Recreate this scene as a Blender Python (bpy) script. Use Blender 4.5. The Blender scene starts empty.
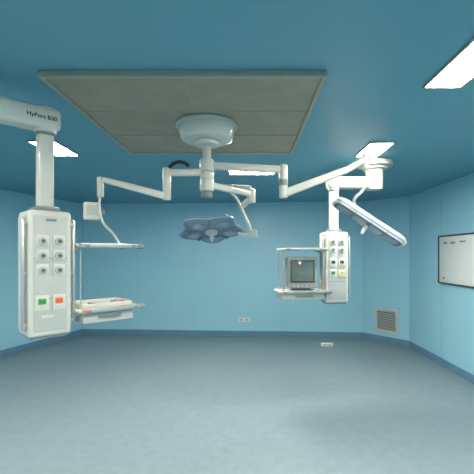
import bpy, bmesh, math
from mathutils import Vector, Matrix, Euler
S=bpy.context.scene
try:
    S.view_settings.view_transform='Standard'
except Exception: pass

# ---------------- materials ----------------
def srgb(r,g,b):
    f=lambda c:(c/255/12.92) if c/255<=0.04045 else ((c/255+0.055)/1.055)**2.4
    return (f(r),f(g),f(b),1)
def mat(name,rgb,rough=0.5,metal=0.0,noise=0.06,scale=8.0,bump=0.0,emit=None,es=0,coat=0):
    m=bpy.data.materials.new(name); m.use_nodes=True
    nt=m.node_tree; b=nt.nodes['Principled BSDF']
    c=srgb(*rgb)
    b.inputs['Roughness'].default_value=rough
    b.inputs['Metallic'].default_value=metal
    if coat: b.inputs['Coat Weight'].default_value=coat
    tc=nt.nodes.new('ShaderNodeTexCoord')
    n=nt.nodes.new('ShaderNodeTexNoise'); n.inputs['Scale'].default_value=scale; n.inputs['Detail'].default_value=4
    nt.links.new(tc.outputs['Object'],n.inputs['Vector'])
    r=nt.nodes.new('ShaderNodeValToRGB')
    r.color_ramp.elements[0].position=0.3; r.color_ramp.elements[1].position=0.7
    r.color_ramp.elements[0].color=tuple(x*(1-noise) for x in c[:3])+(1,)
    r.color_ramp.elements[1].color=tuple(min(1,x*(1+noise)) for x in c[:3])+(1,)
    nt.links.new(n.outputs['Fac'],r.inputs['Fac']); nt.links.new(r.outputs['Color'],b.inputs['Base Color'])
    if bump:
        bp=nt.nodes.new('ShaderNodeBump'); bp.inputs['Strength'].default_value=bump; bp.inputs['Distance'].default_value=0.002
        nt.links.new(n.outputs['Fac'],bp.inputs['Height']); nt.links.new(bp.outputs['Normal'],b.inputs['Normal'])
    if emit:
        b.inputs['Emission Color'].default_value=srgb(*emit); b.inputs['Emission Strength'].default_value=es
    return m
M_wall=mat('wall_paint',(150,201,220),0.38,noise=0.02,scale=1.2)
M_ceil=mat('ceiling_paint_shaded',(92,150,170),0.45,noise=0.02,scale=1.0)  # same paint as the walls, with the ceiling's weaker light darkened into the colour
M_seam=mat('wall_seam',(136,190,210),0.5)
M_base=mat('skirting_vinyl',(92,132,160),0.45)
M_floor=mat('floor_vinyl',(120,138,147),0.36,noise=0.16,scale=9,bump=0.05)
nt=M_floor.node_tree
nn=[x for x in nt.nodes if x.type=='TEX_NOISE'][0]; nn.inputs['Detail'].default_value=12; nn.inputs['Roughness'].default_value=0.85
M_white=mat('white_enamel',(194,195,188),0.35,noise=0.02,coat=0.2)
M_white2=mat('grey_white_plastic',(174,179,177),0.45,noise=0.03)
M_grey=mat('grey_plastic',(118,126,130),0.5)
M_lgrey=mat('light_grey_plastic',(142,148,148),0.5)
M_dgrey=mat('dark_grey',(60,66,70),0.5)
M_black=mat('black_rubber',(16,17,18),0.55)
M_alu=mat('aluminium',(174,178,178),0.35,metal=0.6)
M_blue=mat('lamp_blue_shell',(90,118,144),0.35)
M_lblue=mat('lamp_lens',(94,120,144),0.2,coat=0.4)
M_lens=mat('lamp_lens_window',(134,156,174),0.2,coat=0.4)
M_laf=mat('perforated_diffuser',(144,139,126),0.6,noise=0.08,scale=5)
M_lafr=mat('diffuser_frame',(150,149,138),0.5)
M_screen=mat('screen_glass',(96,110,104),0.12,coat=0.6)
M_green=mat('label_green',(40,150,80),0.5)
M_orange=mat('label_orange',(220,100,50),0.5)
M_yellow=mat('label_yellow',(220,200,70),0.5)
M_red=mat('label_red',(190,50,40),0.5)
M_board=mat('whiteboard_enamel',(222,226,226),0.2,noise=0.01)
M_lampE=mat('ceiling_panel_glow',(255,255,255),0.5,emit=(255,245,228),es=132)
M_lampE2=mat('ceiling_panel_glow_soft',(255,255,255),0.5,emit=(255,245,228),es=85)

# ---------------- helpers ----------------
def empty(name,loc=(0,0,0),parent=None,rot=(0,0,0)):
    e=bpy.data.objects.new(name,None); S.collection.objects.link(e)
    e.location=loc; e.rotation_euler=rot; e.empty_display_size=0.1
    if parent: e.parent=parent
    return e
def obj(name,me,m,parent=None,loc=(0,0,0),rot=(0,0,0)):
    o=bpy.data.objects.new(name,me); S.collection.objects.link(o)
    o.location=loc
    if isinstance(rot,(tuple,list)): o.rotation_euler=rot
    else: o.rotation_mode='QUATERNION'; o.rotation_quaternion=rot
    if m: me.materials.append(m)
    if parent: o.parent=parent
    return o
def smooth(me,ang=40):
    for p in me.polygons: p.use_smooth=True
    try: me.set_sharp_from_angle(angle=math.radians(ang))
    except Exception: pass
def box(name,p,loc,size,m,rot=(0,0,0),bev=0.004,seg=2):
    me=bpy.data.meshes.new(name); bm=bmesh.new()
    bmesh.ops.create_cube(bm,size=1)
    bmesh.ops.scale(bm,vec=size,verts=bm.verts)
    if bev: bmesh.ops.bevel(bm,geom=bm.edges[:],offset=min(bev,min(size)*0.45),segments=seg,affect='EDGES',profile=0.5)
    bm.to_mesh(me); bm.free(); smooth(me)
    return obj(name,me,m,p,loc,rot)
def cyl(name,p,p0,p1,r,m,r2=None,seg=32,bev=0.004):
    p0=Vector(p0);p1=Vector(p1); d=p1-p0
    me=bpy.data.meshes.new(name); bm=bmesh.new()
    bmesh.ops.create_cone(bm,cap_ends=True,segments=seg,radius1=r,radius2=r if r2 is None else r2,depth=d.length)
    if bev:
        ed=[e for e in bm.edges if any(len(f.verts)>4 for f in e.link_faces)]
        bmesh.ops.bevel(bm,geom=ed,offset=min(bev,r*0.4,d.length*0.4),segments=2,affect='EDGES',profile=0.5)
    bm.to_mesh(me); bm.free(); smooth(me)
    q=d.to_track_quat('Z','Y')
    return obj(name,me,m,p,(p0+p1)/2,q)
def beam(name,p,p0,p1,w,h,m,bev=0.012,h2=None):
    p0=Vector(p0);p1=Vector(p1); d=p1-p0
    me=bpy.data.meshes.new(name); bm=bmesh.new()
    bmesh.ops.create_cube(bm,size=1)
    for v in bm.verts:
        k=h if v.co.x<0 else (h2 or h)
        v.co=Vector((v.co.x*d.length,v.co.y*w,v.co.z*k))
    bmesh.ops.bevel(bm,geom=bm.edges[:],offset=min(bev,w*0.45,h*0.45),segments=3,affect='EDGES',profile=0.5)
    bm.to_mesh(me); bm.free(); smooth(me)
    x=d.normalized(); y=Vector((0,0,1)).cross(x).normalized(); z=x.cross(y)
    q=Matrix((x,y,z)).transposed().to_quaternion()
    return obj(name,me,m,p,(p0+p1)/2,q)
def tube(name,p,pts,r,m,smoothc=True):
    cu=bpy.data.curves.new(name,'CURVE'); cu.dimensions='3D'; cu.bevel_depth=r; cu.bevel_resolution=4; cu.resolution_u=10; cu.use_fill_caps=True
    sp=cu.splines.new('BEZIER'); sp.bezier_points.add(len(pts)-1)
    for b,q in zip(sp.bezier_points,pts):
        b.co=q; b.handle_left_type=b.handle_right_type='AUTO' if smoothc else 'VECTOR'
    tmp=bpy.data.objects.new('tmp',cu); S.collection.objects.link(tmp)
    bpy.context.view_layer.update()
    me=bpy.data.meshes.new_from_object(tmp.evaluated_get(bpy.context.evaluated_depsgraph_get()))
    bpy.data.objects.remove(tmp); me.materials.clear(); smooth(me,60)
    return obj(name,me,m,p)
def loft(name,p,outline,profile,m,loc=(0,0,0),rot=(0,0,0)):
    """outline: list of (x,y); profile: list of (scale,z)"""
    me=bpy.data.meshes.new(name); bm=bmesh.new(); rings=[]
    for s,z in profile: rings.append([bm.verts.new((x*s,y*s,z)) for x,y in outline])
    n=len(outline)
    for a,b in zip(rings,rings[1:]):
        for i in range(n): bm.faces.new((a[i],a[(i+1)%n],b[(i+1)%n],b[i]))
    bm.faces.new(rings[0][::-1]); bm.faces.new(rings[-1])
    bmesh.ops.recalc_face_normals(bm,faces=bm.faces)
    bm.to_mesh(me); bm.free(); smooth(me,50)
    return obj(name,me,m,p,loc,rot)

# ---------------- room shell ----------------
H=2.80
poly=[(3.0,-1.0),(3.0,6.9),(2.38,7.65),(-3.55,8.0),(-4.14,6.2),(-4.7,4.5),(-4.7,-1.0),(-3.2,-2.5),(1.6,-2.5)]  # CCW
names=['right','back_right','back','back_left','left_far','left','front_left','front','front_right']
def offset(poly,d):
    out=[];n=len(poly)
    for i in range(n):
        p0=Vector(poly[i-1]);p1=Vector(poly[i]);p2=Vector(poly[(i+1)%n])
        a=(p1-p0).normalized();b=(p2-p1).normalized()
        na=Vector((a.y,-a.x));nb=Vector((b.y,-b.x))
        k=(na+nb).normalized(); out.append(p1+k*(d/max(0.2,k.dot(na))))
    return out
def prism(name,quad,z0,z1,m,bev=0):
    me=bpy.data.meshes.new(name);bm=bmesh.new()
    lo=[bm.verts.new((q[0],q[1],z0)) for q in quad]; hi=[bm.verts.new((q[0],q[1],z1)) for q in quad]
    n=len(quad); bm.faces.new(lo[::-1]); bm.faces.new(hi)
    for i in range(n): bm.faces.new((lo[i],lo[(i+1)%n],hi[(i+1)%n],hi[i]))
    bmesh.ops.recalc_face_normals(bm,faces=bm.faces)
    bm.to_mesh(me);bm.free()
    return obj(name,me,m)
outp=offset(poly,0.08); inb=offset(poly,-0.014)
n=len(poly); tn=1
for i in range(n):
    j=(i+1)%n
    prism('wall_'+names[i],[poly[i],outp[i],outp[j],poly[j]],0,H,M_wall)
    prism('baseboard_'+names[i],[inb[i],poly[i],poly[j],inb[j]],0.0,0.11,M_base)
    a=Vector(poly[i]);b=Vector(poly[j]);L=(b-a).length;d=(b-a)/L;nin=Vector((-d.y,d.x))
    me=bpy.data.meshes.new('trim');bm=bmesh.new()
    k=max(1,round(L/1.2)); 
    ss=[0.006,L-0.006]+[L*q/k for q in range(1,k)]
    for s in ss:
        c=a+d*s
        r=bmesh.ops.create_cube(bm,size=1)
        for v in r['verts']:
            l=v.co.copy(); w=c+d*(l.x*0.007)+nin*(l.y*0.003+0.0015)
            v.co=Vector((w.x,w.y,0.11+(l.z+0.5)*(H-0.11)))
    bm.to_mesh(me);bm.free(); obj('trim_%d'%tn,me,M_seam); tn+=1
prism('floor',outp,-0.08,0,M_floor)
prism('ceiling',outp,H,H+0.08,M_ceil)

# ceiling light panels
def panel(cx,cy,w,d,m=None):
    e=empty('ceiling_light_panel',(cx,cy,H))
    f=0.018
    for sx in(-1,1): box('frame_side',e,(sx*(w/2+f/2),0,-0.006),(f,d+2*f,0.012),M_lafr,bev=0.002)
    for sy in(-1,1): box('frame_end',e,(0,sy*(d/2+f/2),-0.006),(w,f,0.012),M_lafr,bev=0.002)
    box('diffuser',e,(0,0,-0.004),(w,d,0.006),m or M_lampE,bev=0)
for c in [(1.25,2.08,0.22,0.62),(1.30,3.85,0.22,0.5),(0.05,4.76,0.58,0.5,M_lampE2),(-1.97,3.8,0.24,0.5),
          (-2.6,1.6,0.24,0.62),(1.9,0.4,0.24,0.6),(-2.3,-0.2,0.24,0.6),(-0.4,-0.9,0.6,0.24),(0.0,0.7,0.5,0.24)]:  # panels on this row are out of view, added to light the room
    panel(*c)

# laminar flow diffuser
e=empty('laminar_flow_ceiling_diffuser',(-0.385,3.03,H))
W=1.70
box('plenum',e,(0,0,-0.012),(W-0.05,W-0.05,0.024),M_laf,bev=0)
for s in(-1,1):
    box('frame_side',e,(s*(W/2-0.014),0,-0.02),(0.028,W,0.04),M_lafr)
    box('frame_end',e,(0,s*(W/2-0.014),-0.02),(W-0.056,0.028,0.04),M_lafr)
box('rail_long',e,(0.0,0,-0.026),(0.014,W-0.06,0.008),M_lafr,bev=0.002)
for k in(-1,1): box('rail_cross',e,(0,k*0.28,-0.026),(W-0.06,0.01,0.008),M_lafr,bev=0.002)

# ---------------- pendants ----------------
def gas_outlet(p,x,z,y):
    box('outlet_plate',p,(x,y-0.003,z),(0.070,0.01,0.070),M_white,bev=0.003)
    cyl('outlet_ring',p,(x,y-0.006,z),(x,y-0.022,z),0.026,M_white2)
    cyl('outlet_core',p,(x,y-0.02,z),(x,y-0.026,z),0.015,M_grey)
    cyl('outlet_bore',p,(x,y-0.024,z),(x,y-0.028,z),0.006,M_black,seg=16,bev=0)
def socket(p,x,z,y,m):
    box('socket_plate',p,(x,y-0.003,z),(0.078,0.01,0.095),M_white,bev=0.003)
    box('socket_face',p,(x,y-0.009,z+0.01),(0.045,0.006,0.035),m,bev=0.002)
    for s in(-1,1): box('socket_slot',p,(x+s*0.008,y-0.0125,z+0.01),(0.004,0.002,0.014),M_black,bev=0)
    box('socket_switch',p,(x,y-0.009,z-0.024),(0.02,0.008,0.012),M_white,bev=0.002)
def shelf(p,x0,x1,y0,y1,z,drawer=False):
    cx=(x0+x1)/2;cy=(y0+y1)/2
    box('shelf_board',p,(cx,cy,z),(x1-x0,y1-y0,0.02),M_white,bev=0.008,seg=3)
    for yy in(y0-0.012,y1+0.012):
        box('shelf_rail',p,(cx,yy,z+0.004),(x1-x0-0.04,0.008,0.028),M_alu,bev=0.002)
        for xx in(x0+0.06,x1-0.06): box('rail_clamp',p,(xx,(yy+ (y0 if yy<cy else y1))/2,z),(0.03,0.03,0.02),M_grey,bev=0.003)
    for yy in (y0,y1):
        box('corner_bumper',p,(x1-0.01,yy,z),(0.05,0.04,0.034),M_grey,bev=0.012,seg=3)
    if drawer:
        box('drawer_box',p,(cx-0.01,cy,z-0.05),(x1-x0-0.1,y1-y0-0.06,0.07),M_white2,bev=0.006)
        box('drawer_handle',p,(cx-0.01,y0+0.018,z-0.045),((x1-x0)*0.35,0.016,0.014),M_grey,bev=0.004)

def pendant(mount,head,rotz,zhead,zbot,arm_z,w,d,over=0.08,name='ceiling_pendant'):
    e=empty(name,(mount[0],mount[1],H))
    mx,my=mount; hx,hy=head[0]-mx,head[1]-my
    cyl('ceiling_canopy',e,(0,0,-0.07),(0,0,0),0.20,M_white,seg=48,bev=0.01)
    cyl('canopy_skirt',e,(0,0,-0.10),(0,0,-0.065),0.14,M_white,seg=48)
    az=arm_z-H
    cyl('mount_bearing',e,(0,0,az-0.075),(0,0,-0.095),0.095,M_white,seg=40,bev=0.01)
    dv=Vector((hx,hy,0)).normalized()
    beam('support_arm',e,(0,0,az),(hx+dv.x*over,hy+dv.y*over,az),0.15,0.135,M_white,bev=0.03)
    cyl('arm_joint',e,(hx,hy,az-0.085),(hx,hy,az+0.078),0.068,M_white,seg=40,bev=0.012)
    cyl('joint_band',e,(hx,hy,az-0.10),(hx,hy,az-0.083),0.062,M_grey,seg=40)
    zt=zhead-H
    hd=empty('service_head',(hx,hy,0),e,(0,0,rotz))
    box('drop_column',hd,(0,0,(az-0.09+zt)/2),(0.092,0.092,(az-0.09)-zt+0.01),M_white,bev=0.02,seg=4)
    box('column_collar',hd,(0,0,zt+0.015),(0.15,0.14,0.035),M_grey,bev=0.015)
    zb=zbot-H; hh=zt-zb
    box('head_body',hd,(0,0,(zt+zb)/2),(w,d,hh),M_white,bev=0.022,seg=4)
    box('front_panel',hd,(0,-d/2-0.002,(zt+zb)/2),(w-0.06,0.012,hh-0.07),M_white2,bev=0.004)
    box('side_panel',hd,(-w/2-0.002,0,(zt+zb)/2),(0.012,d-0.07,hh-0.07),M_white2,bev=0.004)
    for q in (0.30,0.62): box('panel_seam',hd,(0,-d/2-0.0085,zb+hh*q),(w-0.062,0.002,0.004),M_grey,bev=0)
    box('bottom_cap',hd,(0,0,zb-0.006),(w-0.04,d-0.04,0.02),M_grey,bev=0.008)
    for xx in(-1,1):
        cyl('equipment_rail',hd,(xx*(w/2+0.02),-d/2+0.03,zb+0.05),(xx*(w/2+0.02),-d/2+0.03,zt-0.05),0.011,M_alu,seg=16)
        for zz in(zb+0.08,(zb+zt)/2,zt-0.08): box('rail_bracket',hd,(xx*(w/2+0.008),-d/2+0.03,zz),(0.03,0.02,0.02),M_alu,bev=0.003)
    return e,hd,zt,zb

# left pendant
mnt=(-1.67,2.03)
e,hd,zt,zb=pendant(mnt,(-1.31,2.40),math.radians(44),1.99,1.21,2.58,0.25,0.24)
yf=-0.12-0.008
for x in(-0.05,0.045):
    for z in(1.80,1.71,1.62): gas_outlet(hd,x,z-H,yf)
socket(hd,-0.052,1.42-H,yf,M_green); socket(hd,0.045,1.42-H,yf,M_orange)
box('warning_label',hd,(-0.02,yf-0.002,1.335-H),(0.07,0.003,0.018),M_white,bev=0)
box('brand_plate',hd,(0,yf-0.002,1.93-H),(0.06,0.003,0.015),M_grey,bev=0)
shelf(hd,0.15,0.60,-0.14,0.14,1.775-H)
shelf(hd,0.15,0.60,-0.17,0.16,1.345-H,drawer=True)
for yy in(-0.07,0.07):
    box('shelf_bracket_upper',hd,(0.15,yy,1.765-H),(0.08,0.03,0.05),M_white,bev=0.008)
    box('shelf_bracket_lower',hd,(0.15,yy,1.33-H),(0.08,0.03,0.05),M_white,bev=0.008)
box('shelf_label',hd,(0.20,-0.188,1.35-H),(0.05,0.003,0.018),M_orange,bev=0)
box('tray_base',hd,(0.36,0.0,1.361-H),(0.34,0.24,0.012),M_white,bev=0.004)
for s in(-1,1):
    box('tray_rim_long',hd,(0.36,s*0.12,1.372-H),(0.35,0.012,0.03),M_white,bev=0.004)
    box('tray_rim_short',hd,(0.36+s*0.172,0,1.372-H),(0.012,0.24,0.03),M_white,bev=0.004)
cyl('red_handle',hd,(0.46,-0.06,1.378-H),(0.52,-0.03,1.378-H),0.007,M_red,seg=12)
tube('coiled_hose',hd,[(0.28,0.02,1.375-H),(0.33,-0.06,1.378-H),(0.42,-0.05,1.375-H),(0.46,0.04,1.375-H),(0.50,0.05,1.375-H)],0.006,M_grey)
tube('pipe_stand',hd,[(0.19,-0.09,1.36-H),(0.19,-0.09,1.50-H),(0.19,-0.09,1.76-H)],0.006,M_alu,False)
# lettering on arm
cu=bpy.data.curves.new('lettering','FONT'); cu.body='HyPort B30'; cu.size=0.036; cu.extrude=0.0006; cu.offset=0.0008
t=bpy.data.objects.new('t',cu);S.collection.objects.link(t);bpy.context.view_layer.update()
me=bpy.data.meshes.new_from_object(t.evaluated_get(bpy.context.evaluated_depsgraph_get()));bpy.data.objects.remove(t);me.materials.clear()
dd=Vector((-1.31-mnt[0],2.40-mnt[1],0)); L=dd.length; dd.normalize()
ang=math.atan2(dd.y,dd.x)
nrm=Vector((math.sin(ang),-math.cos(ang),0))
c=dd*(L-0.125)+nrm*0.0755+Vector((0,0,2.568-H))
obj('arm_lettering',me,M_black,e,c,(math.radians(90),0,ang))

# right pendant
yf=-0.11-0.008
e,hd,zt,zb=pendant((1.47,4.32),(0.99,4.30),math.radians(8),1.97,1.17,2.54,0.27,0.22)
for x in(-0.055,0.045):
    for z in(1.86,1.77): gas_outlet(hd,x,z-H,yf)
socket(hd,-0.05,1.62-H,yf,M_dgrey); socket(hd,0.05,1.62-H,yf,M_dgrey)
socket(hd,-0.05,1.50-H,yf,M_green); socket(hd,0.05,1.50-H,yf,M_yellow)
shelf(hd,-0.64,-0.15,-0.16,0.16,1.77-H)
shelf(hd,-0.68,-0.10,-0.18,0.16,1.30-H,drawer=True)
for zz in(1.76,1.29):
    for yy in(-0.07,0.07): box('shelf_bracket',hd,(-0.15,yy,zz-H),(0.08,0.03,0.05),M_white,bev=0.008)
for yy in (-0.12,0.12):
    cyl('shelf_post',hd,(-0.62,yy,1.31-H),(-0.62,yy,1.76-H),0.009,M_alu,seg=12)
# monitor on shelf (own object)
mn=empty('patient_monitor',(0.60,4.245,1.313),rot=(0,0,math.radians(8)))
box('housing',mn,(0,0.02,0.20),(0.33,0.16,0.34),M_lgrey,bev=0.02,seg=3)
box('bezel',mn,(0,-0.065,0.20),(0.345,0.03,0.355),M_lgrey,bev=0.012,seg=3)
box('inner_bezel',mn,(0,-0.080,0.212),(0.28,0.006,0.255),M_dgrey,bev=0.002)
box('screen',mn,(0,-0.0835,0.212),(0.245,0.006,0.22),M_screen,bev=0.003)
box('foot',mn,(0,0.01,0.018),(0.22,0.14,0.034),M_dgrey,bev=0.008)
for k in range(5): cyl('button',mn,(-0.1+k*0.05,-0.08,0.05),(-0.1+k*0.05,-0.087,0.05),0.009,M_white2,seg=16,bev=0.001)

# ---------------- surgical light heads ----------------
circ=[(math.cos(2*math.pi*i/32),math.sin(2*math.pi*i/32)) for i in range(32)]
def lamp_head(p,R,loc,rot,pods=6,spin=0.0,amp=0.07):
    h=empty('lamp_head',loc,p,rot)
    N=96
    def outl(k,am):
        return [(k*R*(1+am*math.cos(pods*t))*math.cos(t+spin), k*R*(1+am*math.cos(pods*t))*math.sin(t+spin)) for t in [2*math.pi*i/N for i in range(N)]]
    loft('body_shell',h,outl(1,amp),[(0.30,0.058),(0.62,0.050),(0.88,0.036),(0.98,0.018),(1,0.0),(0.985,-0.012),(0.95,-0.018)],M_blue)
    loft('lower_face',h,outl(0.93,amp),[(1,-0.016),(0.97,-0.022)],M_lblue)
    loft('edge_band',h,outl(1.0,amp),[(0.995,0.010),(1.012,0.006),(1.012,-0.002),(0.995,-0.006)],M_lens)
    for k in range(pods):
        a=2*math.pi*k/pods+spin
        c=(math.cos(a)*R*0.62,math.sin(a)*R*0.62,0)
        loft('lens_ring_%d'%(k+1),h,[(x*R*0.235,y*R*0.2) for x,y in circ],[(1,-0.020),(0.97,-0.028)],M_blue,c,(0,0,a))
        loft('lens_%d'%(k+1),h,[(x*R*0.19,y*R*0.155) for x,y in circ],[(1,-0.027),(0.92,-0.032)],M_lens,c,(0,0,a))
        b=a+math.pi/pods
        box('segment_gap_%d'%(k+1),h,(math.cos(b)*R*0.62,math.sin(b)*R*0.62,-0.022),(R*0.55,0.010,0.005),M_dgrey,rot=(0,0,b),bev=0)
    loft('centre_hub',h,[(x*R*0.2,y*R*0.2) for x,y in circ],[(1,-0.018),(1,-0.036),(0.8,-0.045)],M_white2)
    loft('top_cap',h,[(x*R*0.3,y*R*0.3) for x,y in circ],[(1,0.05),(0.95,0.066),(0.6,0.075)],M_white2)
    cyl('sterile_handle',h,(0,0,-0.12),(0,0,-0.04),0.013,M_white2,r2=0.018,seg=20)
    return h
def bar_head(p,L,Wd,loc,rot):
    h=empty('lamp_head',loc,p,rot)
    def rr(l,w,r,n=10):
        pts=[]
        for cxx,cyy,a0 in((l/2-r,w/2-r,0),(-l/2+r,w/2-r,90),(-l/2+r,-w/2+r,180),(l/2-r,-w/2+r,270)):
            for i in range(n+1):
                a=math.radians(a0+90*i/n); pts.append((cxx+r*math.cos(a),cyy+r*math.sin(a)))
        return pts
    r0=min(0.06,Wd*0.4)
    o=rr(L,Wd,r0)
    loft('body_shell',h,o,[(0.90,0.038),(0.97,0.031),(1,0.016),(1,-0.014),(0.98,-0.022)],M_white2)
    loft('edge_band',h,rr(L*1.006,Wd*1.02,r0),[(1,0.004),(1,-0.010)],M_blue)
    loft('lower_face',h,rr(L*0.96,Wd*0.86,r0*0.85),[(1,-0.020),(0.985,-0.028)],M_lblue)
    for k in range(4):
        x=(k-1.5)*L*0.225
        loft('lens_%d'%(k+1),h,rr(L*0.19,Wd*0.62,0.03,5),[(1,-0.026),(0.95,-0.034)],M_lens,(x,0,0))
        if k<3: box('module_gap_%d'%(k+1),h,(x+L*0.1125,0,0.0),(0.008,Wd*1.02,0.046),M_grey,bev=0.002)
    for s in(-1,1): box('end_cap_%d'%(1 if s<0 else 2),h,(s*(L/2-0.018),0,0.0),(0.045,Wd*0.72,0.05),M_white,bev=0.014,seg=3)
    box('top_spine',h,(0,0,0.042),(L*0.55,0.05,0.018),M_white2,bev=0.006)
    cyl('sterile_handle',h,(0,0,-0.115),(0,0,-0.03),0.013,M_white,r2=0.018,seg=20)
    return h

cx,cy=-0.335,3.03
g=empty('surgical_light',(cx,cy,H))
def G(x,y,z): return (x-cx,y-cy,z-H)
cyl('ceiling_flange',g,(0,0,-0.05),(0,0,-0.028),0.25,M_white2,seg=56)
cyl('ceiling_canopy',g,(0,0,-0.16),(0,0,-0.045),0.205,M_white,r2=0.235,seg=56,bev=0.02)
cyl('canopy_neck',g,(0,0,-0.20),(0,0,-0.155),0.10,M_white,seg=40,bev=0.01)
cyl('stem',g,(0,0,-0.60),(0,0,-0.19),0.034,M_white,seg=28)
cyl('stem_hub_lower',g,(0,0,-0.57),(0,0,-0.47),0.058,M_white,seg=32,bev=0.012)
cyl('stem_cap',g,(0,0,-0.625),(0,0,-0.57),0.045,M_grey,seg=32,bev=0.015)
beam('extension_arm',g,G(cx,cy,2.285),G(0.03,3.50,2.285),0.05,0.055,M_white)
cyl('arm_joint',g,G(0.03,3.50,2.20),G(0.03,3.50,2.33),0.042,M_white,bev=0.01)
beam('spring_arm',g,G(0.03,3.50,2.33),G(-0.24,3.56,2.36),0.05,0.06,M_white,h2=0.05)
beam('spring_arm_cover',g,G(0.02,3.50,2.24),G(-0.05,3.62,2.19),0.045,0.05,M_white)
tube('yoke',g,[G(-0.24,3.56,2.36),G(-0.12,3.62,2.27),G(-0.06,3.65,2.16),G(-0.01,3.65,2.05),G(0.02,3.65,1.96),G(0.0,3.65,1.915),G(-0.10,3.65,1.925)],0.013,M_white)
box('control_panel',g,G(0.045,3.63,1.92),(0.09,0.03,0.07),M_white2,bev=0.008)
lamp_head(g,0.30,G(-0.36,3.65,1.955),(math.radians(-19),math.radians(-5),0.0),pods=5,spin=0.35,amp=0.13)

# second surgical light
g2=empty('surgical_light',(cx,cy,2.44))
def K(x,y,z): return (x-cx,y-cy,z-2.44)
cyl('stem_collar',g2,(0,0,-0.05),(0,0,0.05),0.06,M_white,seg=32,bev=0.012)
beam('extension_arm',g2,K(cx,cy,2.44),K(0.28,3.0,2.40),0.05,0.06,M_white)
cyl('elbow_joint',g2,K(0.285,3.0,2.17),K(0.285,3.0,2.44),0.034,M_white,bev=0.01)
cyl('elbow_band',g2,K(0.285,3.0,2.27),K(0.285,3.0,2.32),0.037,M_grey)
beam('spring_arm',g2,K(0.285,3.0,2.205),K(0.80,3.0,2.40),0.055,0.066,M_white,h2=0.055)
beam('spring_arm_end',g2,K(0.79,3.0,2.395),K(0.94,3.0,2.48),0.05,0.055,M_white,h2=0.045)
cyl('end_joint',g2,K(0.95,3.0,2.40),K(0.95,3.0,2.53),0.032,M_white,bev=0.01)
tube('yoke',g2,[K(0.95,3.0,2.41),K(0.96,3.0,2.32),K(0.92,3.0,2.23),K(0.87,3.03,2.17),K(0.885,3.08,2.12),K(0.94,3.11,2.07)],0.013,M_white)
bar_head(g2,0.68,0.18,K(1.01,3.12,1.985),(math.radians(-6),math.radians(33),0.0))

# left camera arm
g3=empty('ceiling_camera_arm',(cx,cy,2.36))
def Q(x,y,z): return (x-cx,y-cy,z-2.36)
cyl('stem_collar',g3,(0,0,-0.04),(0,0,0.03),0.056,M_white,seg=32,bev=0.01)
beam('extension_arm',g3,Q(cx,cy,2.385),Q(-0.65,2.98,2.37),0.05,0.055,M_white)
cyl('elbow_joint',g3,Q(-0.65,2.98,2.15),Q(-0.65,2.98,2.41),0.032,M_white,bev=0.01)
tube('cable',g3,[Q(-0.47,2.96,2.42),Q(-0.51,2.95,2.445),Q(-0.57,2.95,2.445),Q(-0.63,2.96,2.41)],0.014,M_black)
beam('spring_arm',g3,Q(-0.65,2.98,2.18),Q(-1.15,2.95,2.31),0.052,0.06,M_white,h2=0.045)
cyl('end_joint',g3,Q(-1.17,2.95,2.17),Q(-1.17,2.95,2.33),0.026,M_white,bev=0.008)
tube('drop_tube',g3,[Q(-1.17,2.95,2.20),Q(-1.18,2.95,2.10),Q(-1.15,2.95,1.97),Q(-1.07,2.95,1.88),Q(-1.02,2.95,1.80)],0.010,M_white)
m3=empty('camera_unit',Q(-1.24,2.95,2.06),g3,(0,0,0.5))
box('housing',m3,(0,0,0),(0.12,0.06,0.14),M_white,bev=0.014,seg=3)
box('screen',m3,(0,-0.031,0.005),(0.085,0.004,0.08),M_white2,bev=0.002)
box('mount_block',m3,(0.07,0.0,0.0),(0.05,0.03,0.05),M_grey)

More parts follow.
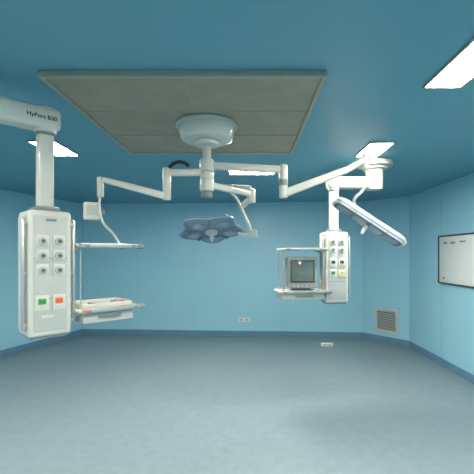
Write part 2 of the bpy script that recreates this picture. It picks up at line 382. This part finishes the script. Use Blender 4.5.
# ---------------- wall items ----------------
e=empty('whiteboard',(2.985,5.16,1.635))
box('board',e,(0,0,0),(0.016,1.26,0.70),M_board,bev=0.002)
for s in(-1,1):
    box('frame_edge',e,(-0.006,0,s*0.358),(0.028,1.31,0.022),M_dgrey,bev=0.004)
    box('frame_end',e,(-0.006,s*0.643,0),(0.028,0.022,0.70),M_dgrey,bev=0.004)
for k,(y,z,w,h_) in enumerate([(0.45,0.25,0.10,0.03),(0.25,0.25,0.12,0.03),(0.0,0.26,0.14,0.02),(0.5,-0.28,0.05,0.03)]):
    box('printed_text_%d'%(k+1),e,(-0.0095,y,z),(0.003,w,h_),M_grey,bev=0)
a=Vector((3.0,6.9));b=Vector((2.38,7.65)); d=(b-a).normalized()
c=a+(b-a)*0.48
ang=math.atan2(d.y,d.x)+math.pi
e=empty('return_air_grille',(c.x,c.y,0.42),rot=(0,0,ang))
w,h_=0.44,0.42
for s in(-1,1):
    box('frame_side',e,(s*w/2,-0.012,0),(0.045,0.024,h_+0.035),M_white,bev=0.004)
    box('frame_end',e,(0,-0.012,s*h_/2),(w-0.035,0.024,0.045),M_white,bev=0.004)
box('back_plate',e,(0,-0.003,0),(w-0.03,0.006,h_-0.03),M_grey,bev=0)
for k in range(11):
    box('louvre_%d'%(k+1),e,(0,-0.014,-h_/2+0.035+k*0.035),(w-0.04,0.024,0.006),M_white,rot=(math.radians(-40),0,0),bev=0)
def wall_socket(x,z,ydist):
    ya=8.0+(7.65-8.0)*(x+3.55)/(2.38+3.55)
    e=empty('wall_socket',(x,ya,z),rot=(0,0,math.atan2(-0.35,5.93)))
    box('plate',e,(0,-0.006,0),(0.24,0.012,0.09),M_board,bev=0.004)
    for s in(-1,1):
        box('outlet',e,(s*0.055,-0.013,0),(0.07,0.004,0.06),M_white,bev=0.002)
        for t in(-1,1): box('slot',e,(s*0.055+t*0.012,-0.0155,0.005),(0.006,0.002,0.018),M_black,bev=0)
wall_socket(-0.08,0.345,0)
e=empty('floor_socket',(1.47,6.95,0.0))
box('housing',e,(0,0,0.03),(0.22,0.10,0.06),M_board,bev=0.01)
box('face',e,(0,-0.052,0.032),(0.18,0.005,0.035),M_white,bev=0.001)
for s in(-1,1): box('slot',e,(s*0.045,-0.0555,0.032),(0.03,0.002,0.014),M_black,bev=0)

# world
w=bpy.data.worlds.new('world');S.world=w;w.use_nodes=True
w.node_tree.nodes['Background'].inputs[0].default_value=(0.02,0.025,0.03,1)

# camera
cd=bpy.data.cameras.new('camera');co=bpy.data.objects.new('camera',cd);S.collection.objects.link(co)
co.location=(0,0,1.72);co.rotation_euler=(math.radians(90),0,0)
cd.sensor_fit='HORIZONTAL';cd.sensor_width=36;cd.lens=36*372/474
cd.shift_x=-11/474;cd.shift_y=17/474
S.camera=co
